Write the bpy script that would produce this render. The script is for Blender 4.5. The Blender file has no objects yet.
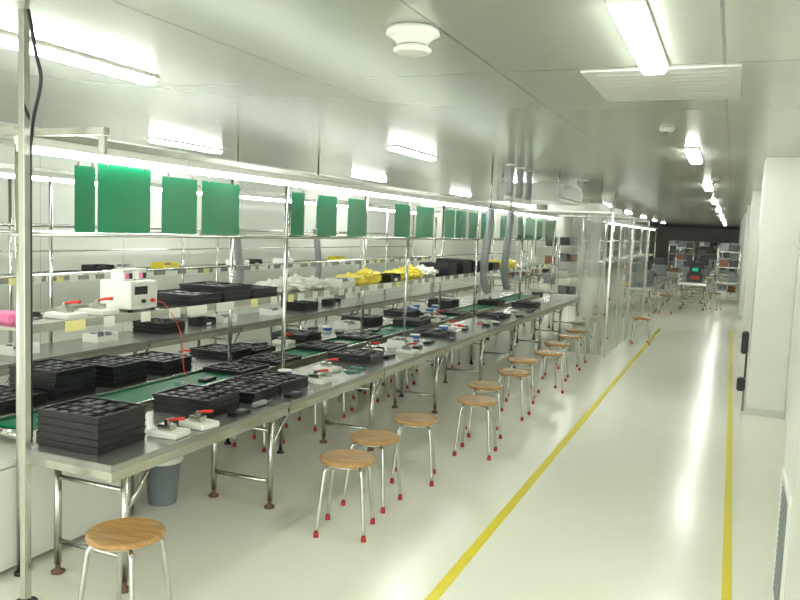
import bpy, bmesh, math, random
from mathutils import Vector, Matrix, noise
random.seed(7)
SC=bpy.context.scene; COL=SC.collection
SC.view_settings.view_transform='Standard'
# ---------------------------------------------------------------- materials
def mat(name,col,rough=.5,metal=0,var=.06,scale=8,bump=0,emit=0,ecol=None,alpha=None,spec=.5,coat=0,bscale=40,trans=0):
    m=bpy.data.materials.new(name); m.use_nodes=True
    nt=m.node_tree; b=nt.nodes['Principled BSDF']
    tc=nt.nodes.new('ShaderNodeTexCoord'); n=nt.nodes.new('ShaderNodeTexNoise')
    n.inputs['Scale'].default_value=scale; n.inputs['Detail'].default_value=4
    nt.links.new(tc.outputs['Object'],n.inputs['Vector'])
    r=nt.nodes.new('ShaderNodeValToRGB')
    c=Vector(col)
    r.color_ramp.elements[0].position=.3; r.color_ramp.elements[1].position=.7
    r.color_ramp.elements[0].color=(*(c*(1-var)),1); r.color_ramp.elements[1].color=(*[min(1,v*(1+var)) for v in c],1)
    nt.links.new(n.outputs['Fac'],r.inputs['Fac']); nt.links.new(r.outputs['Color'],b.inputs['Base Color'])
    b.inputs['Roughness'].default_value=rough; b.inputs['Metallic'].default_value=metal
    b.inputs['Specular IOR Level'].default_value=spec
    if coat: b.inputs['Coat Weight'].default_value=coat; b.inputs['Coat Roughness'].default_value=.05
    if bump:
        n2=nt.nodes.new('ShaderNodeTexNoise'); n2.inputs['Scale'].default_value=bscale
        nt.links.new(tc.outputs['Object'],n2.inputs['Vector'])
        bp=nt.nodes.new('ShaderNodeBump'); bp.inputs['Strength'].default_value=bump; bp.inputs['Distance'].default_value=.01
        nt.links.new(n2.outputs['Fac'],bp.inputs['Height']); nt.links.new(bp.outputs['Normal'],b.inputs['Normal'])
    if emit:
        b.inputs['Emission Color'].default_value=(*(ecol or col),1); b.inputs['Emission Strength'].default_value=emit
    return m
def seamed(name,col,seam,w,h,rough,mortar=.01,offx=0,offy=0,axis='XY',bump=.2,spec=.5,metal=0,var=.02):
    m=mat(name,col,rough,metal,var=var,scale=.6,spec=spec); nt=m.node_tree; b=nt.nodes['Principled BSDF']
    tc=nt.nodes['Texture Coordinate']; mp=nt.nodes.new('ShaderNodeMapping')
    mp.inputs['Location'].default_value=(offx,offy,0)
    if axis=='YZ': 
        sp=nt.nodes.new('ShaderNodeSeparateXYZ'); cb=nt.nodes.new('ShaderNodeCombineXYZ')
        nt.links.new(tc.outputs['Object'],sp.inputs[0]); nt.links.new(sp.outputs['Y'],cb.inputs['X']); nt.links.new(sp.outputs['Z'],cb.inputs['Y'])
        nt.links.new(cb.outputs[0],mp.inputs['Vector'])
    else: nt.links.new(tc.outputs['Object'],mp.inputs['Vector'])
    br=nt.nodes.new('ShaderNodeTexBrick'); br.offset=0; br.squash=1
    br.inputs['Scale'].default_value=1; br.inputs['Brick Width'].default_value=w; br.inputs['Row Height'].default_value=h
    br.inputs['Mortar Size'].default_value=mortar; br.inputs['Mortar Smooth'].default_value=.3
    nt.links.new(mp.outputs[0],br.inputs['Vector'])
    mx=nt.nodes.new('ShaderNodeMix'); mx.data_type='RGBA'
    src=b.inputs['Base Color'].links[0].from_socket
    nt.links.new(br.outputs['Fac'],mx.inputs['Factor']); nt.links.new(src,mx.inputs['A']); mx.inputs['B'].default_value=(*seam,1)
    nt.links.new(mx.outputs['Result'],b.inputs['Base Color'])
    n2=nt.nodes.new('ShaderNodeTexNoise'); n2.inputs['Scale'].default_value=.8
    nt.links.new(tc.outputs['Object'],n2.inputs['Vector'])
    bp=nt.nodes.new('ShaderNodeBump'); bp.inputs['Strength'].default_value=bump; bp.inputs['Distance'].default_value=.03
    nt.links.new(n2.outputs['Fac'],bp.inputs['Height']); nt.links.new(bp.outputs['Normal'],b.inputs['Normal'])
    return m
def wood():
    m=mat('varnished_wood',(.56,.33,.13),.25,var=.1,scale=3,coat=.3); nt=m.node_tree; b=nt.nodes['Principled BSDF']
    w=nt.nodes.new('ShaderNodeTexNoise'); w.inputs['Scale'].default_value=6; w.inputs['Detail'].default_value=5; w.inputs['Distortion'].default_value=.6
    mp=nt.nodes.new('ShaderNodeMapping'); mp.inputs['Scale'].default_value=(1,7,1)
    nt.links.new(nt.nodes['Texture Coordinate'].outputs['Object'],mp.inputs[0]); nt.links.new(mp.outputs[0],w.inputs['Vector'])
    r=nt.nodes.new('ShaderNodeValToRGB'); r.color_ramp.elements[0].position=.3; r.color_ramp.elements[1].position=.7
    r.color_ramp.elements[0].color=(.33,.17,.05,1); r.color_ramp.elements[1].color=(.56,.32,.10,1)
    nt.links.new(w.outputs['Fac'],r.inputs['Fac']); nt.links.new(r.outputs['Color'],b.inputs['Base Color']); return m
def film(name,col,mixv=.3):
    m=mat(name,col,.08,var=.04,scale=4,spec=.9,coat=1,bump=.03,bscale=3); nt=m.node_tree; b=nt.nodes['Principled BSDF']
    t=nt.nodes.new('ShaderNodeBsdfTranslucent'); t.inputs[0].default_value=(*col,1)
    mx=nt.nodes.new('ShaderNodeMixShader'); mx.inputs[0].default_value=mixv
    nt.links.new(b.outputs[0],mx.inputs[1]); nt.links.new(t.outputs[0],mx.inputs[2]); nt.links.new(mx.outputs[0],nt.nodes['Material Output'].inputs['Surface'])
    return m
MT=dict(
 floor=mat('epoxy_floor',(.86,.85,.735),.21,var=.02,scale=1.2,spec=.45,bump=.04,bscale=4),
 ceil=seamed('ceiling_panels',(.50,.54,.465),(.27,.30,.26),1.15,2.45,.23,.009,0.1,.65,bump=.06,spec=1,metal=.45),
 wall=seamed('wall_panels',(.72,.75,.68),(.53,.56,.50),1.2,6,.25,.008,axis='YZ',bump=.06),
 white=mat('white_paint',(.81,.83,.77),.3,var=.01,scale=2),
 offwhite=mat('offwhite_panel',(.66,.69,.63),.3,var=.02,scale=2),
 yel=mat('yellow_floor_paint',(.76,.64,.0),.3,var=.04),
 steel=mat('stainless_steel',(.56,.56,.51),.24,1,var=.08),
 chrome=mat('chrome_tube',(.60,.61,.57),.14,1,var=.05),
 top=mat('brushed_steel_top',(.38,.39,.36),.25,.7,var=.08,scale=5),
 wood=wood(),
 red=mat('red_rubber',(.40,.015,.02),.5),
 redp=mat('red_plastic',(.6,.03,.02),.35),
 rust=mat('brown_foot',(.15,.08,.04),.6),
 belt=mat('green_belt',(.0,.20,.09),.5,var=.1,spec=.3),
 green=film('green_film',(.0,.32,.14)),
 greend=film('green_card',(.0,.24,.10),.2),
 black=mat('black_plastic',(.010,.010,.012),.35,var=.2,bump=.1),
 dark=mat('dark_parts',(.06,.06,.06),.4,var=.6,scale=60),
 gray=mat('grey_plastic',(.22,.25,.26),.4),
 bin=mat('grey_bin',(.22,.27,.29),.35),
 yellow=mat('yellow_bin_plastic',(.80,.66,.04),.45),
 yelbag=mat('yellow_bag',(.84,.70,.08),.3,bump=.3),
 whbag=mat('white_bag',(.80,.81,.74),.3,bump=.3),
 blue=mat('blue_plastic',(.04,.14,.4),.4),
 paper=mat('paper',(.82,.84,.77),.6,var=.02),
 ylabel=mat('yellow_label',(.85,.80,.35),.6),
 pink=mat('pink_foam',(.75,.2,.38),.6),
 brown=mat('brown_card',(.25,.10,.05),.6),
 alu=mat('grey_hose',(.30,.33,.33),.4,.2,var=.1,scale=20),
 lamp=mat('lamp_diffuser',(1,1,1),.4,emit=43,ecol=(.985,1,.94)),
 tube=mat('bench_tube',(1,1,1),.4,emit=14,ecol=(.95,1,.96)),
 glow=mat('green_screen',(0,.5,.25),.4,emit=.25,ecol=(0,.8,.4)),
 rglow=mat('red_display',(.5,.03,.02),.4,emit=.05,ecol=(.9,.05,.03)),
)
def pvc():
    m=bpy.data.materials.new('clear_pvc'); m.use_nodes=True; nt=m.node_tree
    out=nt.nodes['Material Output']; b=nt.nodes['Principled BSDF']
    b.inputs['Base Color'].default_value=(.60,.63,.58,1); b.inputs['Roughness'].default_value=.10; b.inputs['Specular IOR Level'].default_value=1
    t=nt.nodes.new('ShaderNodeBsdfTransparent'); t.inputs[0].default_value=(.90,.93,.90,1)
    mx=nt.nodes.new('ShaderNodeMixShader'); n=nt.nodes.new('ShaderNodeTexNoise'); n.inputs['Scale'].default_value=2
    tc=nt.nodes.new('ShaderNodeTexCoord'); mp=nt.nodes.new('ShaderNodeMapping'); mp.inputs['Scale'].default_value=(3,3,.2)
    nt.links.new(tc.outputs['Object'],mp.inputs[0]); nt.links.new(mp.outputs[0],n.inputs['Vector'])
    mr=nt.nodes.new('ShaderNodeMapRange'); mr.inputs['From Min'].default_value=.3; mr.inputs['From Max'].default_value=.7; mr.inputs['To Min'].default_value=.2; mr.inputs['To Max'].default_value=.5
    nt.links.new(n.outputs['Fac'],mr.inputs['Value']); nt.links.new(mr.outputs[0],mx.inputs[0])
    nt.links.new(t.outputs[0],mx.inputs[1]); nt.links.new(b.outputs[0],mx.inputs[2]); nt.links.new(mx.outputs[0],out.inputs['Surface'])
    return m
MT['pvc']=pvc()
# ---------------------------------------------------------------- mesh builder
class M:
    def __init__(s): s.bm=bmesh.new()
    def box(s,x0,x1,y0,y1,z0,z1,bev=0):
        v=[s.bm.verts.new((x,y,z)) for x in(x0,x1) for y in(y0,y1) for z in(z0,z1)]
        fs=[s.bm.faces.new([v[i] for i in q]) for q in([0,1,3,2],[4,6,7,5],[0,4,5,1],[2,3,7,6],[0,2,6,4],[1,5,7,3])]
        if bev:
            es={e for f in fs for e in f.edges}
            bmesh.ops.bevel(s.bm,geom=list(es),offset=bev,segments=2,affect='EDGES')
        return s
    def sweep(s,pts,r,n=10,caps=True):
        pts=[Vector(p) for p in pts]; rings=[]
        R=r if isinstance(r,(list,tuple)) else [r]*len(pts)
        t0=(pts[1]-pts[0]).normalized(); ref=Vector((0,0,1)) if abs(t0.z)<.9 else Vector((1,0,0))
        nrm=(ref-t0*ref.dot(t0)).normalized()
        for i,p in enumerate(pts):
            a=pts[max(i-1,0)]; b=pts[min(i+1,len(pts)-1)]; t=(b-a).normalized()
            nrm=(nrm-t*nrm.dot(t)).normalized(); bi=t.cross(nrm)
            rings.append([s.bm.verts.new(p+(nrm*math.cos(k*2*math.pi/n)+bi*math.sin(k*2*math.pi/n))*R[i]) for k in range(n)])
        for a,b in zip(rings,rings[1:]):
            for k in range(n):
                f=s.bm.faces.new([a[k],a[(k+1)%n],b[(k+1)%n],b[k]]); f.smooth=True
        if caps: s.bm.faces.new(rings[0][::-1]); s.bm.faces.new(rings[-1])
        return s
    def lathe(s,prof,n=28,c=(0,0,0),smooth=True):
        rings=[]
        for r,z in prof:
            if r<1e-6: rings.append([s.bm.verts.new((c[0],c[1],c[2]+z))])
            else: rings.append([s.bm.verts.new((c[0]+r*math.cos(k*2*math.pi/n),c[1]+r*math.sin(k*2*math.pi/n),c[2]+z)) for k in range(n)])
        for a,b in zip(rings,rings[1:]):
            for k in range(n):
                k2=(k+1)%n
                if len(a)==1: q=[a[0],b[k2],b[k]]
                elif len(b)==1: q=[a[k],a[k2],b[0]]
                else: q=[a[k],a[k2],b[k2],b[k]]
                f=s.bm.faces.new(q); f.smooth=smooth and len(a)>1 and len(b)>1
        return s
    def obj(s,name,m,parent=None,loc=(0,0,0),rot=0,recalc=True,**props):
        if recalc: bmesh.ops.recalc_face_normals(s.bm,faces=s.bm.faces[:])
        me=bpy.data.meshes.new(name); s.bm.to_mesh(me); s.bm.free(); me.materials.append(MT[m] if isinstance(m,str) else m)
        o=bpy.data.objects.new(name,me); COL.objects.link(o); o.location=loc; o.rotation_euler=(0,0,rot)
        if parent: o.parent=parent
        for k,v in props.items(): o[k]=v
        return o
def thing(name,label,cat,loc=(0,0,0),rot=0,group=None):
    e=bpy.data.objects.new(name,None); e.empty_display_size=.1; COL.objects.link(e)
    e.location=loc; e.rotation_euler=(0,0,rot); e['label']=label; e['category']=cat
    if group: e['group']=group
    return e
def dup(o,loc=None,rot=None,parent=None,label=None):
    n=o.copy(); COL.objects.link(n)
    if parent: n.parent=parent
    if loc is not None: n.location=loc
    if rot is not None: n.rotation_euler=(0,0,rot)
    if label: n['label']=label
    for c in list(o.children): dup(c,parent=n)
    return n
def smoothpath(pts,k=8):
    P=[Vector(p) for p in pts]; P=[2*P[0]-P[1]]+P+[2*P[-1]-P[-2]]; out=[]
    for i in range(1,len(P)-2):
        a,b,c,d=P[i-1:i+3]
        for j in range(k):
            t=j/k; out.append(.5*((2*b)+(c-a)*t+(2*a-5*b+4*c-d)*t*t+(3*b-a-3*c+d)*t**3))
    out.append(P[-2]); return out
CH=2.68; FAR=58
# ---------------------------------------------------------------- shell
S=dict(kind='structure')
M().box(-6.75,3.2,-3,FAR+.1,-.12,0).obj('floor','floor',**S)
M().box(-6.75,3.2,-3,FAR+.1,CH,CH+.12).obj('ceiling','ceil',**S)
M().box(-6.75,-6.6,-3,FAR+.1,0,CH).obj('wall_left','wall',**S)
M().box(-6.6,3.2,FAR,FAR+.1,0,CH).obj('wall_far','wall',**S)
M().box(.31,.45,1.2,4.22,0,CH).obj('wall_right','wall',**S)
M().box(.62,.75,4.22,FAR,0,CH).obj('wall_right','wall',**S)
M().box(.45,.62,4.10,4.22,0,CH).obj('wall_right','wall',**S)
for y0 in (8.9,14.5,20.1,25.7,31.3,36.9):
    M().box(.25,.62,y0,y0+.55,0,CH,.008).obj('wall_right','white',**S)
    M().box(.235,.62,y0-.015,y0+.565,0,.08,.005).obj('baseboard_right','offwhite',**S)
M().box(-6.6,-6.585,-3,FAR,0,.1).obj('baseboard_left','offwhite',**S)
M().box(.075,.125,2,17.3,0,.002).obj('trim_1','yel',**S)
M().box(-1.26,-1.20,2,16.6,0,.002).obj('trim_2','yel',**S)
# ---------------------------------------------------------------- stools
def stool():
    r=thing('stool','round wooden stool with bent chrome legs and red rubber feet','stool',group='stools along the workbench line')
    M().lathe([(0,.422),(.15,.422),(.163,.428),(.166,.438),(.162,.448),(.152,.452),(0,.452)],36).obj('seat','wood',r)
    M().lathe([(.105,.406),(.13,.406),(.13,.421),(.105,.421),(.105,.406)],28).obj('seat_frame','chrome',r)
    p=smoothpath([(.07,0,.408),(.12,0,.406),(.148,0,.39),(.158,0,.355),(.178,0,.2),(.198,0,.03)],5)
    leg=M().sweep(p,.0115,10).obj('leg','chrome',r,rot=math.pi/4)
    M().lathe([(0,0),(.015,0),(.016,.006),(.014,.03),(.0125,.032),(0,.032)],14,(.199,0,0)).obj('foot_cap','red',leg)
    for k in (1,2,3): dup(leg,rot=math.pi/4+k*math.pi/2,parent=r)
    return r
st=stool()
SP=[(-2.33,2.57,.1),(-2.0,4.04,.25),(-2.06,4.55,.0),(-2.01,5.15,.3),(-1.81,6.0,.1),(-1.94,6.63,.4),(-1.89,7.44,0),(-2.0,8.21,.2),(-1.86,8.9,.5),(-1.94,9.73,.1),(-1.95,10.6,.3),(-1.98,11.3,.2),(-2.1,12.3,.1),(-1.35,13.9,.2),(-2.05,13.1,0),(-2.1,14.2,.3)]
st.location=(SP[0][0],SP[0][1],0); st.rotation_euler=(0,0,SP[0][2])
for x,y,a in SP[1:]: dup(st,(x,y,0),a)
for i,y in enumerate((5.3,6.05,6.6,7.4,8.2,9.0,9.8)): dup(st,(-3.43+.02*(i%2),y,0),.1*(i%3),label='round wooden stool tucked beneath the conveyor line')
for i,y in enumerate((4.2,5.4,6.5,7.6,8.7,9.6)): dup(st,(-4.72,y,0),i*.5,label='round wooden stool standing behind the rear bench')
# ---------------------------------------------------------------- bench tables
def bench(L,frames,W=.57,H=.66,name='workbench',lab='stainless steel workbench with tubular legs and levelling feet'):
    r=thing(name,lab,'table',group='steel benches of the assembly line')
    M().box(0,W,0,L-.004,H-.035,H,.004).obj('tabletop','top',r)
    for q in ((.01,.05,.01,L-.014),(W-.05,W-.01,.01,L-.014)): M().box(*q,H-.085,H-.036).obj('apron_rail','steel',r)
    for q in ((.0505,W-.0505,.01,.04),(.0505,W-.0505,L-.044,L-.014)): M().box(*q,H-.075,H-.036).obj('apron_rail','steel',r)
    for fy in frames:
        for lx in (.10,W-.04):
            lg=M().sweep([(0,0,.05),(0,0,H-.086)],.019,12).obj('leg','steel',r,loc=(lx,fy,0))
            M().lathe([(0,0),(.032,0),(.034,.012),(.014,.022),(.012,.05),(0,.05)],14).obj('levelling_foot','rust',lg)
        M().sweep([(.119,fy,.17),(W-.059,fy,.17)],.014,10).obj('stretcher','steel',r)
        M().sweep([(.119,fy,.5),(W-.059,fy,.5)],.012,8).obj('stretcher','steel',r)
        M().sweep([(W-.04,fy+.02,.40),(W-.04,fy+.17,H-.09)],.010,8).obj('brace','steel',r)
    return r
b1=bench(1.58,(.13,1.42)); b1.location=(-3.12,2.72,0)
b2=bench(1.5,(1.34,)); b2.location=(-3.12,4.30,0)
for k in range(1,7): dup(b2,(-3.12,4.30+1.5*k,0))
dup(b1,(-4.28,2.92,0),label='stainless steel bench on the rear side of the conveyor')
for k in range(0,7): dup(b2,(-4.28,4.50+1.5*k,0),label='stainless steel bench on the rear side of the conveyor')
dup(b1,(-5.55,2.72,0),label='stainless steel bench of the second assembly line')
for k in range(0,8): dup(b2,(-5.55,4.30+1.5*k,0),label='stainless steel bench of the second assembly line')
# ---------------------------------------------------------------- conveyor
cv=thing('conveyor','long flat conveyor with a green belt between two rows of benches','conveyor',(-3.42,2.9,0))
CL=11.4
M().box(-.17,.17,.06,CL-.05,.655,.672,.004).obj('belt','belt',cv)
for sx in (-1,1):
    M().box(min(sx*.175,sx*.2),max(sx*.175,sx*.2),0,CL,.61,.69,.003).obj('side_rail','steel',cv)
M().sweep([(-.172,.03,.64),(.172,.03,.64)],.025,16).obj('end_roller','chrome',cv)
M().box(-.17,.17,.1,CL-.1,.63,.64).obj('belt_bed','steel',cv)
for y in [.72+3.4*k for k in range(4)]:
    for sx in (-.187,.187): M().box(sx-.012,sx+.012,y,y+.04,0,.61).obj('leg','steel',cv)
dc=thing('drive_cabinet','grey-white sheet metal control cabinet under the conveyor end','cabinet',(-3.415,2.5,0))
M().box(-.21,.21,0,1.05,.03,.58,.008).obj('body','white',dc)
M().box(.211,.217,.03,.51,.06,.55,.003).obj('door','white',dc)
M().box(.211,.217,.54,1.02,.06,.55,.003).obj('door','white',dc)
M().box(.2175,.23,.95,.97,.28,.36,.003).obj('handle','black',dc)
for x in(-.18,.18):
    for y in (.03,1.02): M().box(x-.015,x+.015,y-.015,y+.015,0,.03).obj('foot','black',dc)
bn=thing('waste_bin','grey tapered plastic waste bin with a pale liner','waste bin',(-3.24,3.90,0))
M().lathe([(0,0),(.085,0),(.088,.01),(.115,.29),(.122,.29),(.124,.305),(.112,.305),(.084,.015),(0,.015)],28).obj('bucket','bin',bn)
M().lathe([(.1245,.27),(.128,.285),(.126,.312),(.112,.314),(.110,.308),(.1245,.3065),(.1245,.27)],28).obj('liner','whbag',bn)
# ---------------------------------------------------------------- rack over the line
PY=[2.75+2.45*k for k in range(6)]
def rack():
    r=thing('overhead_rack','chrome post rack with parts shelf over the assembly line','rack',group='overhead racks of the assembly lines')
    pf=M().sweep([(0,0,.02),(0,0,2.164)],.0165,14).obj('post','chrome',r,loc=(-3.165,PY[0],0))
    M().lathe([(0,0),(.03,0),(.03,.012),(.017,.02),(0,.02)],14).obj('post_foot','black',pf)
    for y in PY[1:]: dup(pf,(-3.165,y,0),parent=r)
    for y in PY: dup(pf,(-3.665,y,0),parent=r)
    Y0,Y1=PY[0],PY[-1]
    M().box(-3.645,-3.19,Y0+.02,Y1,1.222,1.24,.002).obj('shelf_board','steel',r)
    M().box(-3.188,-3.182,Y0+.02,Y1,1.205,1.25).obj('shelf_edge','steel',r); M().box(-3.650,-3.646,Y0+.02,Y1,1.20,1.255).obj('shelf_edge','steel',r)
    M().box(-3.19,-3.075,Y0-.1,Y1+.1,2.165,2.20,.004).obj('top_rail','steel',r)
    M().box(-3.69,-3.64,Y0-.1,Y1+.1,2.165,2.20,.004).obj('top_rail','steel',r)
    M().sweep([(-3.165,Y0-.05,1.70),(-3.165,Y1,1.70)],.0125,10).obj('lower_rail','chrome',r)
    M().sweep([(-3.665,Y0-.05,1.70),(-3.665,Y1,1.70)],.0105,10).obj('lower_rail','chrome',r)
    M().sweep([(-3.665,Y0,1.45),(-3.665,Y1,1.45)],.009,10).obj('lower_rail','chrome',r)
    for y in PY: M().box(-3.64,-3.19,y-.015,y+.015,2.17,2.195).obj('cross_arm','steel',r)
    y=Y0+.3
    while y<Y1-.2:
        l=random.choice((.08,.10,.14,.2))
        M().box(-3.1815,-3.179,y,y+l,1.19,1.248).obj('label_card',random.choice(('paper','ylabel','paper','paper','paper')),r)
        y+=l+random.uniform(.06,.25)
    return r
rk=rack(); rk2=dup(rk,(-2.43,0,0),label='chrome post rack over the second assembly line')
rk3=dup(rk,(.55,15.1,0),label='chrome post rack continuing further down the room')
M().box(-3.075,-2.62,PY[0]-.02,PY[0]+.02,2.166,2.20,.004).obj('end_arm','steel',rk)
M().box(-2.66,-2.625,PY[0]-.012,PY[0]+.012,2.08,2.165,.003).obj('end_bracket','steel',rk)
def fix():
    r=thing('tube_light','slim white fluorescent fixture hung under the rack rail','light fixture',group='fluorescent fixtures over the benches')
    M().box(-.028,.028,0,1.215,.034,.075,.004).obj('housing','white',r)
    M().sweep([(0,.012,.016),(0,1.205,.016)],.017,12).obj('tube','tube',r)
    M().box(-.014,.014,.0,.0115,0,.0335).obj('end_cap','white',r); M().box(-.014,.014,1.2055,1.215,0,.0335).obj('end_cap','white',r)
    return r
f0=fix(); f0.location=(-3.11,2.70,2.089)
for k in range(1,10): dup(f0,(-3.11,2.70+1.22*k,2.089))
for k in range(0,10): dup(f0,(-3.11-2.43,2.70+1.22*k,2.089),label='slim white fluorescent fixture over the second line')
for k in range(0,9): dup(f0,(-3.11+.55,17.8+1.22*k,2.089),label='slim white fluorescent fixture further down the room')
tp=thing('ceiling_post','tall square steel post running from floor to ceiling beside the rack','post',(-2.9,2.55,0))
M().box(-.018,.018,-.018,.018,.01,CH,.003).obj('profile','chrome',tp)
M().lathe([(0,0),(.05,0),(.05,.01),(0,.01)],16).obj('base_flange','black',tp)
M().sweep(smoothpath([(-2.84,2.52,2.67),(-2.82,2.54,2.5),(-2.81,2.56,2.38),(-2.86,2.57,2.24),(-2.91,2.6,2.15),(-2.915,2.595,2.0),(-2.915,2.595,1.3),(-2.915,2.595,.75)]),.008,8).obj('power_cable','black',label='black power cable running down the steel post',category='cable')
# ---------------------------------------------------------------- green boards
GB=[(3.07,3.21,1.715,2.06,0),(3.23,3.64,1.715,2.082,1),(3.74,4.07,1.715,2.055,1),(4.12,4.53,1.715,2.055,1),(5.22,5.42,1.715,2.05,0),(5.64,5.97,1.715,2.05,1),(6.18,6.55,1.715,2.05,1),(7.22,7.62,1.715,2.05,1),(7.8,8.33,1.715,2.05,1),(8.70,9.05,1.715,2.05,1),(9.1,9.5,1.715,2.05,0),(9.62,9.95,1.715,2.05,1),(10.15,10.7,1.715,2.05,1),(11.1,11.7,1.715,2.05,1),(12.1,12.45,1.715,2.05,1),(12.6,13.25,1.715,2.05,1),(13.4,13.8,1.715,2.05,1),(14.1,14.8,1.715,2.05,0)]
for a,b,z0,z1,g in GB:
    r=thing('hanging_board','glossy green plastic sheet hanging under the bench lights' if g else 'matte green sheet hanging under the bench lights','sign board',(-3.138,(a+b)/2,z0),group='green sheets along the rack')
    h=(b-a)/2
    M().box(-.0015,.0015,-h,h,0,z1-z0).obj('sheet','green' if g else 'greend',r)
    for s in (-1,1): M().box(.002,.006,s*h*.7-.008,s*h*.7+.008,z1-z0-.01,2.122-z0).obj('hanger_clip','steel',r)
r=thing('hanging_board','green sheet hanging on the second assembly line','sign board',(-5.567,2.95,1.715),group='green sheets along the rack'); M().box(-.0015,.0015,0,.35,0,.33).obj('sheet','greend',r)
for q in (.08,.25): M().box(-.0035,.0035,q,q+.02,.325,.405).obj('hanger_clip','steel',r)
# ---------------------------------------------------------------- trays
def tray(fill=False):
    r=thing('component_tray','black plastic tray with divided compartments'+(' holding dark components' if fill else ''),'tray',group='black component trays')
    m=M(); w,l,h=.19,.165,.036
    m.box(-w,w,-l,l,0,.004)
    m.box(-w,-w+.008,-l,l,.004,h); m.box(w-.008,w,-l,l,.004,h); m.box(-w+.008,w-.008,-l,-l+.008,.004,h); m.box(-w+.008,w-.008,l-.008,l,.004,h)
    for i in range(1,5): x=-w+i*2*w/5; m.box(x-.002,x+.002,-l+.008,l-.008,.004,h-.004)
    for i in range(1,4): y=-l+i*2*l/4; m.box(-w+.008,w-.008,y-.002,y+.002,.0045,h-.0045)
    m.box(-w-.005,w+.005,-l-.005,-l,h-.012,h); m.box(-w-.005,w+.005,l,l+.005,h-.012,h); m.box(-w-.005,-w,-l,l,h-.012,h); m.box(w,w+.005,-l,l,h-.012,h)
    m.obj('tray_body','black',r)
    if fill:
        m=M()
        for i in range(5):
            for j in range(4):
                x=-w+(i+.5)*2*w/5; y=-l+(j+.5)*2*l/4
                m.box(x-.026,x+.026,y-.03,y+.03,.005,random.uniform(.022,.033),.003)
        m.obj('components','dark',r)
    return r
OCC=[]
def free(x0,x1,y0,y1,z,reserve=True):
    for a in OCC:
        if abs(a[4]-z)<.1 and x0<a[1] and x1>a[0] and y0<a[3] and y1>a[2]: return False
    if reserve: OCC.append((x0,x1,y0,y1,z))
    return True
te=tray(); tf=tray(fill=True); used=set()
def put(t,loc,rot=0,label=None):
    if t.name not in used:
        used.add(t.name); t.location=loc; t.rotation_euler=(0,0,rot); return t
    return dup(t,loc,rot,label=label)
def stack(x,y,z,n,rot=0,filled=True,dz=.037,jit=.02):
    g=.005+abs(rot)*.18
    if rot>1: OCC.append((x-.176,x+.176,y-.2,y+.2,z))
    else: OCC.append((x-.197-g,x+.197+g,y-.172-g,y+.172+g,z))
    for k in range(n):
        last=k==n-1
        a=rot+random.uniform(-jit,jit)
        put(tf if last and filled else te,(x+random.uniform(-.15,.15)*jit,y,z+.001+dz*k),a)
TZ=.66; SZ=1.24
for a in [(-2.91,2.97,5,0.03),(-2.905,3.80,3,.04),(-2.90,4.25,2,.06),(-2.90,4.63,2,-.05),(-2.905,5.98,2,.06),(-2.91,7.9,1,.05),(-2.91,10.2,1,0),(-2.91,12,2,0)]:
    stack(a[0],a[1],TZ,a[2],a[3])
for a in [(-3.93,3.28,2,0),(-3.94,3.68,5,0),(-3.93,4.15,4,.05),(-3.93,4.65,3,0),(-3.93,5.45,2,0),(-3.93,5.85,1,0),(-3.93,6.7,2,0),(-3.93,8.2,3,0),(-3.93,9.4,2,0),(-3.93,11.0,3,0)]:
    stack(a[0],a[1],TZ,a[2],a[3])
for a in [(-3.415,4.3,2,.0),(-3.415,4.66,3,0),(-3.415,5.02,2,.0),(-3.415,9.3,4,0),(-3.415,9.9,5,0),(-3.415,10.6,4,0),(-3.415,11.3,3,0)]:
    stack(a[0],a[1],SZ,a[2],a[3])
for y,n in ((4.95,1),(5.45,1),(6.3,1),(7.1,1),(8.5,2),(10.0,1),(11.8,2)): stack(-3.42,y,.672,n,math.pi/2,jit=0)
# ---------------------------------------------------------------- small equipment
def jig():
    r=thing('test_jig','small white test jig with steel clamp and red handle','test jig',group='test jigs on the benches')
    M().box(-.09,.09,-.07,.07,0,.03,.004).obj('base_plate','paper',r)
    m=M(); m.box(-.05,.03,-.03,.03,.03,.06,.003); m.box(-.02,0,-.012,.012,.06,.085); m.obj('clamp','steel',r)
    M().sweep([(-.01,0,.078),(.04,.01,.09),(.08,.02,.092)],[.007,.008,.01],10).obj('handle','redp',r)
    return r
def binn(m_,lab,w=.09,l=.13,h=.08):
    r=thing('parts_bin',lab,'parts bin',group='plastic parts bins')
    m=M(); m.box(-w,w,-l,l,0,.004); m.box(-w,-w+.004,-l,l,.004,h); m.box(w-.004,w,-l,l,.004,h*.7); m.box(-w+.004,w-.004,-l,-l+.004,.004,h); m.box(-w+.004,w-.004,l-.004,l,.004,h)
    m.obj('bin_body',m_,r)
    M().box(w,w+.002,-l*.3,l*.3,.01,h*.45).obj('label_card','paper',r)
    m=M()
    for i in range(12): 
        x=random.uniform(-w+.03,w-.03); y=random.uniform(-l+.03,l-.03); z=.005+.02*(i%3); m.box(x-.02,x+.02,y-.02,y+.02,z,z+.03,.004)
    m.obj('small_parts','dark' if m_=='black' else 'gray',r,kind='stuff')
    return r
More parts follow.
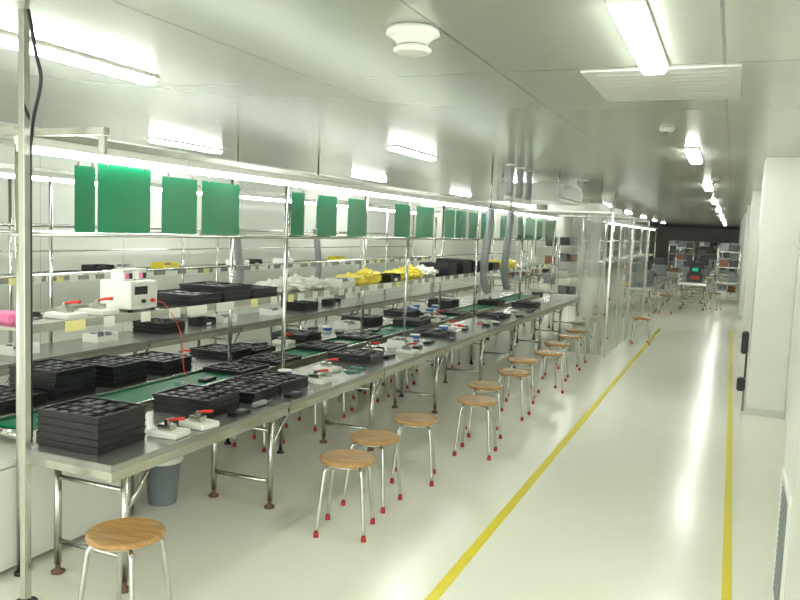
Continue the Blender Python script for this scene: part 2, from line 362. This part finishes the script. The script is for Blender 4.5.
def bag(m_,lab,sx,sy,sz,seed):
    r=thing('plastic_bag',lab,'bag',group='plastic bags on the shelf')
    m=M(); bmesh.ops.create_icosphere(m.bm,subdivisions=4,radius=1)
    for v in m.bm.verts:
        d=v.co.normalized(); k=1+.35*noise.noise(d*2.2+Vector((seed,0,0)))+.22*noise.noise(d*5+Vector((0,seed,0)))+.09*noise.noise(d*13)
        v.co=Vector((max(-1.0,min(1.0,d.x*k))*sx,max(-1.0,min(1.0,d.y*k))*sy,max(0,(d.z*k*.6+.45))*sz))
    m.obj('bag_body',m_,r)
    n=M(); n.sweep(smoothpath([(0,0,sz*.9),(.01,.01,sz*1.05),(.0,.03,sz*1.12)],4),[.012]+[.01]*3+[.016]*3+[.022]*2,8).obj('knotted_top',m_,r)
    return r
def sheets():
    r=thing('paper_sheet','white paper work sheet lying flat','paper',group='loose paper sheets')
    M().box(-.105,.105,-.074,.074,0,.002).obj('page','paper',r); m2=M()
    for i in range(5): m2.box(-.09,.09 -.03*(i%2),-.055+.024*i,-.051+.024*i,.0021,.0026)
    m2.obj('ruled_lines','gray',r); return r
def pliers():
    r=thing('pliers','steel pliers with red handles','pliers',group='hand tools on the benches')
    M().sweep(smoothpath([(0,0,.008),(-.04,.018,.008),(-.09,.022,.008),(-.12,.016,.008)],4),.008,8).obj('handle','redp',r)
    M().sweep(smoothpath([(0,-.002,.008),(-.04,-.018,.008),(-.09,-.022,.008),(-.12,-.016,.008)],4),.008,8).obj('handle','redp',r)
    M().sweep([(-.002,0,.008),(.02,0,.008),(.06,0,.008)],[.011,.010,.004],8).obj('jaw','steel',r); return r
def gadget():
    r=thing('phone_module','small black handheld module with grey display','module',group='small modules on the benches')
    M().box(-.035,.035,-.07,.07,0,.022,.005).obj('shell','black',r); M().box(-.026,.026,.0,.058,.0221,.0235).obj('display','gray',r); return r
def rollb():
    r=thing('spool','white cardboard spool of tape','spool',group='tape spools')
    M().lathe([(.02,0),(.055,0),(.055,.006),(.045,.006),(.045,.044),(.055,.044),(.055,.05),(.02,.05),(.02,0)],20).obj('reel','paper',r)
    M().lathe([(.0455,.0065),(.052,.0065),(.052,.0435),(.0455,.0435),(.0455,.0065)],20).obj('tape','blue',r); return r
def driver():
    r=thing('electric_screwdriver','dark electric screwdriver lying on the bench','screwdriver',group='hand tools on the benches')
    M().sweep([(-.09,0,.019),(-.08,0,.019),(.02,0,.019),(.04,0,.019)],[.012,.017,.018,.012],12).obj('grip','gray',r)
    M().sweep([(.041,0,.019),(.06,0,.019),(.061,0,.019),(.1,0,.019)],[.009,.008,.003,.003],10).obj('bit','steel',r); return r
def coil():
    r=thing('cable_coil','loose coil of thin black cable with a plug','cable',group='loose cables on the benches')
    P=[((.05+.012*math.sin(i*.9))*math.cos(i*.42),(.055+.01*math.cos(i*1.3))*math.sin(i*.42),.005+.00035*i) for i in range(42)]
    M().sweep(P,.0035,6).obj('cord','black',r); e=P[-1]
    M().box(e[0]-.012,e[0]+.012,e[1]-.012,e[1]+.012,e[2]+.004,e[2]+.02,.003).obj('plug','gray',r); return r
def board():
    r=thing('circuit_board','small green circuit board with grey chips','circuit board',group='circuit boards on the benches')
    M().box(-.06,.06,-.045,.045,0,.004,.001).obj('substrate','belt',r)
    m=M(); m.box(-.04,-.01,-.02,.01,.0041,.012,.001); m.box(.01,.045,-.03,-.01,.0041,.010,.001); m.box(.0,.04,.01,.03,.0041,.014,.001); m.obj('chips','gray',r); return r
jg=jig(); bw=binn('paper','open white plastic parts bin filled with small parts'); by=binn('yellow','open yellow plastic parts bin'); bb=binn('black','open black plastic parts bin')
sh=sheets(); pr=pliers(); gd=gadget(); sp_=rollb(); dr=driver(); co=coil(); bo=board()
def place(t,x,y,z,rot,hw):
    if free(x-hw[0],x+hw[0],y-hw[1],y+hw[1],z): put(t,(x,y,z+.001),rot); return True
    return False
place(jg,-2.68,3.27,TZ,.1,(.095,.08)); place(pr,-2.95,3.28,TZ,1.2,(.1,.13)) ; place(gd,-2.82,3.46,TZ,.3,(.05,.08)); place(jg,-2.66,3.5,TZ,-.1,(.095,.08))
place(dr,-2.64,4.1,TZ,1.5,(.03,.1)); place(gd,-2.62,4.45,TZ,.0,(.04,.08)); place(sh,-2.95,3.46,TZ,.0,(.11,.08))
place(jg,-2.72,4.95,TZ,0,(.095,.08))
kinds=[(jg,.1,.08),(jg,.1,.08),(sh,.13,.12),(sh,.13,.12),(pr,.13,.13),(gd,.04,.08),(gd,.04,.08),(dr,.11,.11),(bb,.1,.14),(sp_,.06,.06),(co,.08,.08),(co,.08,.08),(bo,.08,.08),(bo,.08,.08),(bw,.1,.14)]
def small_rot(t):
    if t in (bb,bw,by,jg): return random.uniform(-.12,.12)
    if t is gd: return random.uniform(-.2,.2)
    return random.uniform(0,6.28)
def hw(k):
    t,a,b=k
    return (a+.012,b+.012) if t in(jg,bb,bw,gd) else (max(a,b),max(a,b))
def scatter(xa,xb,ya,yb,z,tries,ks):
    for _ in range(tries):
        k=random.choice(ks); h=hw(k); x=random.uniform(xa+h[0],xb-h[0]); y=random.uniform(ya,yb)
        h2=(h[0]+.004,h[1]+.004)
        if any(abs(y-p)<h2[1]+.03 and abs(x+3.165)<h2[0]+.03 for p in PY): continue
        if free(x-h2[0],x+h2[0],y-h2[1],y+h2[1],z): put(k[0],(x,y,z+.001),small_rot(k[0]))
scatter(-3.10,-2.57,4.85,11.6,TZ,400,kinds)
scatter(-2.75,-2.57,3.6,4.9,TZ,40,[(gd,.04,.08),(bo,.08,.08)])
scatter(-3.59,-3.25,4.2,11.6,.672,40,[(gd,.04,.08),(sh,.13,.12),(jg,.1,.08),(bo,.08,.08)])
scatter(-4.27,-3.74,4.9,11.2,TZ,160,[(bw,.1,.14),(jg,.1,.08),(sh,.13,.12),(gd,.04,.08),(sp_,.06,.06),(co,.08,.08)])
ps=thing('bench_power_supply','white bench power supply with dark display and red terminal','power supply',(-3.40,3.76,1.2405))
OCC.append((-3.55,-3.25,3.6,3.92,SZ))
M().box(-.12,.12,-.12,.12,.012,.18,.006).obj('case','white',ps)
M().box(.121,.125,-.105,.105,.03,.165,.002).obj('front_panel','offwhite',ps)
M().box(.1255,.128,-.09,.02,.10,.15).obj('display','black',ps)
M().sweep([(.1255,.06,.06),(.142,.06,.06)],.012,12).obj('terminal','redp',ps)
M().sweep([(.1255,-.02,.06),(.142,-.02,.06)],.012,12).obj('terminal','black',ps)
for x in(-.1,.1):
    for y in (-.1,.1): M().box(x-.01,x+.01,y-.01,y+.01,0,.012).obj('foot','black',ps)
for y in (3.70,3.82):
    tb=thing('tool_case','small white case with pink and black front','case',(-3.40,y,1.421),group='small cases')
    M().box(-.05,.05,-.045,.045,0,.055,.006).obj('case_body','white',tb); M().box(-.05,.05,-.045,.045,.0555,.066,.004).obj('lid','offwhite',tb)
    M().box(.0505,.054,-.03,.0,.01,.045).obj('label_card','pink',tb); M().box(.0505,.054,.005,.03,.01,.045).obj('label_card','black',tb)
M().sweep(smoothpath([(-3.255,3.82,1.30),(-3.2,3.86,1.27),(-3.14,3.93,1.1),(-3.12,3.95,.85),(-3.08,4.0,.75)]),.0022,6).obj('test_lead','redp',label='thin red test lead looping off the shelf',category='cable')
pk=thing('foam_block','pink foam block on the parts shelf','foam block',(-3.42,2.9,1.2405)); M().box(-.1,.1,-.07,.07,0,.05,.01).obj('block','pink',pk); OCC.append((-3.6,-3.2,2.8,3,SZ))
place(jg,-3.33,3.2,SZ,.0,(.1,.08)); place(jg,-3.34,3.45,SZ,.05,(.1,.08)); place(gd,-3.52,3.55,SZ,.1,(.045,.08)); place(co,-3.50,3.12,SZ,0,(.07,.07)); place(co,-3.42,4.02,SZ,0,(.07,.07))
B=[bag('whbag','crumpled white plastic bag full of parts',.17,.15,.11,1),bag('whbag','crumpled white plastic bag full of parts',.15,.12,.085,5),bag('yelbag','crumpled yellow plastic bag on the parts shelf',.15,.13,.12,9),bag('yelbag','crumpled yellow plastic bag on the parts shelf',.15,.16,.09,14)]
for i,y in ((1,5.4),(0,5.75),(1,6.1),(3,6.82),(2,7.2),(3,7.95),(2,8.35),(0,8.78),(2,11.72),(3,12.1),(2,12.6)):
    if free(-3.6,-3.2,y-.16,y+.16,SZ): put(B[i],(-3.415,y,SZ+.001),random.choice((0,math.pi)))
for y,t in ((6.45,bw),(7.55,bb),(8.62,bw)): place(t,-3.33,y,SZ,0,(.1,.14))
for i,y in enumerate((3.3,3.62,4.6,6.0,6.3,7.0,8.4,8.7,9.5,11.1)):
    place([bw,by,bw,bb][i%4],-5.82,y,SZ,0,(.1,.14))
for y in (3.5,6.3,9.1): stack(-5.3,y,TZ,3)
for i,y in enumerate((4.1,4.6,5.5,7.0,7.4,8.4,10.0)):
    place([bb,bw,bw][i%3],-5.3,y,TZ,0,(.1,.14))
# ---------------------------------------------------------------- ducts
def duct(path,r,lab,name='exhaust_duct',arm=None):
    pts=smoothpath(path,16); R=[r*(1+.09*math.sin(i*2.1)) for i in range(len(pts))]
    t=thing(name,lab,'duct',group='flexible exhaust ducts')
    M().sweep(pts,R,14).obj('flexible_hose','alu',t)
    M().lathe([(r*.9,0),(r*1.35,0),(r*1.2,-.05),(r*.9,-.05),(r*.9,0)],18,path[-1]).obj('collar','offwhite',t)
    z=path[0][2]
    M().lathe([(r*1.0,.01),(r*1.5,.01),(r*1.5,-.005),(r*1.0,-.005),(r*1.0,.01)],18,(path[0][0],path[0][1],z)).obj('top_flange','white',t)
    if arm: M().sweep([path[0],(path[0][0],path[0][1],CH)],.012,8).obj('hanger_rod','steel',t)
    return t
for y,x in ((9.75,-2.96),(10.75,-2.96)):
    duct([(x,y+.2,2.10),(x+.02,y+.15,2.0),(x+.04,y+.04,1.8),(x+.02,y-.0,1.5),(x,y+.05,1.25),(x,y+.15,1.08),(x,y+.25,1.0)],.052,'grey corrugated exhaust hose curving down to the bench',arm=1)
for y in (7.6,9.5): duct([(-5.3,y,1.75),(-5.3,y+.02,1.6),(-5.29,y+.05,1.4),(-5.3,y+.1,1.2),(-5.32,y+.1,1.05)],.045,'grey corrugated exhaust hose over the second line',arm=1)
for x,y in ((-2.7,9.9),(-2.7,10.4),(-2.7,10.9)):
    duct([(x,y,CH-.01),(x,y,2.4),(x-.02,y+.05,2.28)],.045,'short grey duct stub coming down from the ceiling')
# ---------------------------------------------------------------- ceiling items
def clamp():
    r=thing('ceiling_light','surface mounted ceiling fluorescent light with white diffuser','ceiling light',group='ceiling fluorescent lights')
    M().box(-.07,.07,0,1.22,-.02,0,.004).obj('housing','white',r)
    M().box(-.058,.058,.015,1.205,-.048,-.0205,.010).obj('diffuser','lamp',r)
    return r
cl=clamp(); first=True
for x,y0 in ((-.43,3.03),(-3.4,2.72),(-5.9,1.9)):
    for k in range(-1,9 if x>-4 else 7):  # first of each row: unseen lamp behind camera, added to light the near zone
        y=y0+4.95*k
        if first: cl.location=(x,y,CH); first=False
        else: dup(cl,(x,y,CH))
ac=thing('air_supply_panel','square white ceiling air supply panel with slotted grille','ceiling vent',(-.42,4.78,CH))
M().box(-.40,.40,-.48,.48,-.008,0,.003).obj('panel_frame','offwhite',ac)
m=M()
for i in range(8):
    y=-.37+i*.1; m.box(-.33,-.05,y,y+.02,-.010,-.0085); m.box(.05,.33,y,y+.02,-.010,-.0085)
m.obj('grille_slats','offwhite',ac)
df=thing('ceiling_diffuser','round white ceiling air diffuser with stepped cone','ceiling vent',(-1.36,3.25,CH))
M().lathe([(0,0),(.10,0),(.115,-.012),(.12,-.03),(.10,-.04),(.075,-.06),(.07,-.075),(0,-.075)],32).obj('cone','white',df)
M().lathe([(0,-.11),(.075,-.11),(.085,-.10),(.085,-.09),(.06,-.0755),(0,-.0755)],32).obj('cap','white',df)
for x,y in ((-.545,6.6),(-.3,12),(-2.2,12.5),(-.35,17),(-.3,22)):
    sm=thing('smoke_detector','small round white smoke detector on the ceiling','smoke detector',(x,y,CH),group='ceiling smoke detectors')
    M().lathe([(0,0),(.06,0),(.06,-.015),(.045,-.03),(0,-.032)],20).obj('housing','white',sm); M().lathe([(0,-.0325),(.02,-.0325),(.015,-.05),(0,-.05)],12).obj('sensor','gray',sm)
# ---------------------------------------------------------------- right side details
gr=thing('wall_grille','low slotted return air grille on the wall','wall vent',(.30,3.6,.1))
m=M(); m.box(-.005,.0095,0,.5,0,.03); m.box(-.005,.0095,0,.5,.6,.63); m.box(-.005,.0095,0,.03,.03,.6); m.box(-.005,.0095,.47,.5,.03,.6); m.obj('frame','white',gr)
m=M()
for i in range(18): m.box(-.001,.0085,.03,.47,.04+i*.031,.055+i*.031)
m.obj('slats','gray',gr)
bx=thing('door_stop_bar','black upright guard with two padded blocks by the column','door guard',(.19,9.0,0))
M().box(-.03,.04,-.02,.10,.62,.86,.012).obj('upper_block','black',bx); M().box(-.045,.04,-.02,.10,.22,.36,.012).obj('lower_block','black',bx)
M().box(.02,.04,.03,.06,.361,.619).obj('bar','black',bx); M().box(.02,.04,.03,.06,0,.219).obj('foot_bar','gray',bx)
for yy in (7.95,12.5):
    g=thing('wall_grille','grey slotted return air grille low on the wall','wall vent',(-6.575,yy,.38))
    m=M(); m.box(-.02,0,0,.5,0,.02); m.box(-.02,0,0,.5,.28,.3); m.box(-.02,0,0,.02,.02,.28); m.box(-.02,0,.48,.5,.02,.28); m.obj('frame','offwhite',g)
    m=M()
    for i in range(8): m.box(-.02,-.005,.02,.48,.03+i*.031,.045+i*.031)
    m.obj('slats','gray',g)
# ---------------------------------------------------------------- curtain booth
bt=thing('booth_frame','slim steel framed clean booth carrying clear plastic curtains','booth',(0,0,0))
BX0,BX1,BY0,BY1,BZ=-4.45,-1.65,11.85,17.2,2.16
for x in (BX0,BX1):
    for y in (BY0,(BY0+BY1)/2,BY1): M().box(x-.014,x+.014,y-.014,y+.014,0,BZ-.01).obj('post','steel',bt)
    M().box(x-.010,x+.010,BY0-.014,BY1+.014,BZ-.01,BZ+.01).obj('top_beam','steel',bt)
for y in (BY0,(BY0+BY1)/2,BY1):
    M().box(-3.03,BX1-.011,y-.010,y+.010,BZ-.009,BZ+.008).obj('top_beam','steel',bt)
def curtain(x0,y0,x1,y1,ph,zb=.04,zt=None):
    zt=zt or BZ-.02
    m=M(); n=48; K=10; L=math.hypot(x1-x0,y1-y0); dx,dy=(x1-x0)/L,(y1-y0)/L; g=[]
    for i in range(n+1):
        s=L*i/n; col=[]
        for j in range(K+1):
            q=j/K
            w=(.5+.5*q)*(.012*math.sin(s*14+ph)+.003*math.sin(s*39+ph+q*.5))+.008*noise.noise(Vector((s*4+ph*5,q*1.5,ph)))
            col.append(m.bm.verts.new((x0+dx*s-dy*w,y0+dy*s+dx*w,zt+(zb-zt)*q)))
        g.append(col)
    for i in range(n):
        for j in range(K): f=m.bm.faces.new([g[i][j],g[i+1][j],g[i+1][j+1],g[i][j+1]]); f.smooth=True
    m.obj('strip_curtain','pvc',label='clear plastic curtain hanging from the booth frame',category='curtain',group='clear booth curtains')
for k in range(7): curtain(BX1+.04,BY0+.03+k*.75,BX1+.04,BY0+.775+k*.75,k*1.3)
curtain(-2.22,BY0-.04,-1.70,BY0-.04,2)
ah=thing('air_handler','large white air handling box hung below the ceiling','air filter unit',(-2.85,11.5,2.3))
M().box(-.5,.5,0,1.7,0,.26,.05).obj('housing','white',ah); M().box(.501,.507,.15,1.55,.05,.21,.003).obj('access_panel','offwhite',ah)
for sx in (-.43,.43):
    for sy in (.1,1.6): M().sweep([(sx,sy,.2605),(sx,sy,.38)],.008,6).obj('hanging_rod','steel',ah)
for k,(x,y) in enumerate(((-3.4,14.2),(-2.3,14.2),(-2.3,16))):
    ff=thing('fan_filter_unit','white box fan filter unit above the booth frame','air filter unit',(x-.3,y,2.2),group='fan filter units on the booth')
    M().box(-.45,.45,-.45,.75,.011,.17,.01).obj('housing','white',ff)
    M().lathe([(0,.171),(.2,.171),(.2,.24),(.16,.26),(0,.26)],24,(0,.15,0)).obj('fan_cowl','offwhite',ff)
    for sx in (-.4,.4): M().sweep([(sx,0,.171),(sx,0,CH-2.2)],.008,6).obj('hanging_rod','steel',ff)
# ---------------------------------------------------------------- far area
fb=bench(1.8,(.2,1.6),W=.7,H=.72,lab='steel work table further along the aisle')
FP=[(-2.3,18.2),(-2.3,20.2),(-2.3,22.2),(-2.3,24.4),(-1.25,21.5),(-1.2,26.2),(-2.3,28),(-5.5,18.5),(-5.5,21),(-.6,29),(-1.4,24),(-1.3,31.5),(-2.3,34),(-1.0,35),(-1.2,39),(-.8,43)]
fb.location=(FP[0][0],FP[0][1],0)
for x,y in FP[1:]: dup(fb,(x,y,0))
def machine(scr):
    r=thing('test_machine','benchtop machine with a green screen and red display' if scr else 'dark benchtop machine with a head unit','machine',group='benchtop machines')
    s=.8 if scr else 1
    M().box(-.25*s,.25*s,-.2*s,.2*s,0,.3*s,.02).obj('housing','dark' if scr else 'gray',r); M().box(-.18*s,.18*s,-.12*s,.16*s,.3*s,.5*s,.02).obj('head_unit','black' if scr else 'dark',r)
    M().box(-.09*s,.09*s,-.128*s,-.1205*s,.35*s,.46*s).obj('screen','glow' if scr else 'dark',r)
    M().box(-.13*s,.13*s,-.208*s,-.2005*s,.1*s,.2*s).obj('display','rglow' if scr else 'dark',r)
    return r
mc=machine(True); mc.location=(-.85,21.8,.721)
m2=machine(False)
MP=[(-2.0,18.8),(-2.0,19.5),(-2.0,20.8),(-2.0,25.0),(-.85,26.7),(-.85,22.8),(-1.05,24.7),(-.3,29.7),(-.3,30.4),(-2,34.6),(-.95,32.2),(-.65,35.8),(-.85,39.8),(-.45,43.8)]
m2.location=(*MP[0],.721); m2.rotation_euler=(0,0,math.pi/2)
for x,y in MP[1:]: dup(m2,(x,y,.721),math.pi/2 if x==-2.0 else 0)
for x,y in MP+[(-.85,21.8)]: OCC.append((x-.27,x+.27,y-.27,y+.27,.72))
for i,(x,y) in enumerate(((-1.4,20.0),(-1.45,27.0),(-.35,26.9),(-.35,22.2),(-1.5,29.3))): dup(st,(x,y,0),i*.4,label='round wooden stool beside the far work tables')
bro=binn('brown','open brown plastic parts bin')
for x0,y0 in FP:
    for _ in range(18):
        x=x0+random.uniform(.12,.58); y=y0+random.uniform(.16,1.62)
        t=random.choice((bw,bb,bb,bro,bro,by))
        if free(x-.11,x+.11,y-.15,y+.15,.72): put(t,(x,y,.722))
def frack():
    r=thing('storage_rack','chrome wire storage rack with shelves','shelf rack',group='storage racks')
    for x in (-.3,.3):
        for y in (-.2,.2): M().sweep([(x,y,0),(x,y,1.7)],.014,8).obj('post','chrome',r)
    for z in (.15,.6,1.05,1.5): M().box(-.285,.285,-.185,.185,z,z+.02).obj('shelf','steel',r)
    return r
fr=frack(); fr.location=(-.07,27.6,0)
FR=[(-.07,27.6),(-4.2,19),(-4.2,22),(-1.6,30.8),(-3.5,31),(-.07,24.6),(-1.9,37.6),(-.1,47),(-1.4,46),(-2.1,41),(-2.8,44),(-.1,38.4),(-.8,49),(-2.2,49)]
for x,y in FR[1:]: dup(fr,(x,y,0))
q=0
for x,y in FR:
    for z in (.171,.621,1.071,1.521):
        for s in (-.14,.14):
            if random.random()<.7:
                c=('gray','brown','dark','gray','dark','paper')[q%6]; q+=1
                cb=thing('storage_box','closed plastic storage box on a rack shelf','box',(x+s,y,z),group='boxes on the racks')
                M().box(-.12,.12,-.14,.14,0,.2,.008).obj('box_body',c,cb); M().box(-.125,.125,-.145,.145,.2005,.23,.004).obj('lid','paper' if c=='black' else 'gray',cb)
# ---------------------------------------------------------------- world + camera
w=bpy.data.worlds.new('world'); SC.world=w; w.use_nodes=True
w.node_tree.nodes['Background'].inputs[0].default_value=(1,1,.95,1); w.node_tree.nodes['Background'].inputs[1].default_value=3.4
cd=bpy.data.cameras.new('camera'); cam=bpy.data.objects.new('camera',cd); COL.objects.link(cam); SC.camera=cam
cd.sensor_width=36; cd.lens=780/800*36; cd.clip_end=200; cd.clip_start=.05
yaw=math.radians(22.87); p=math.radians(5.22)
cam.matrix_world=Matrix.Translation((0,0,1.8))@Matrix.Rotation(yaw,4,'Z')@Matrix.Rotation(math.pi/2-p,4,'X')@Matrix.Rotation(.04,4,'Z')
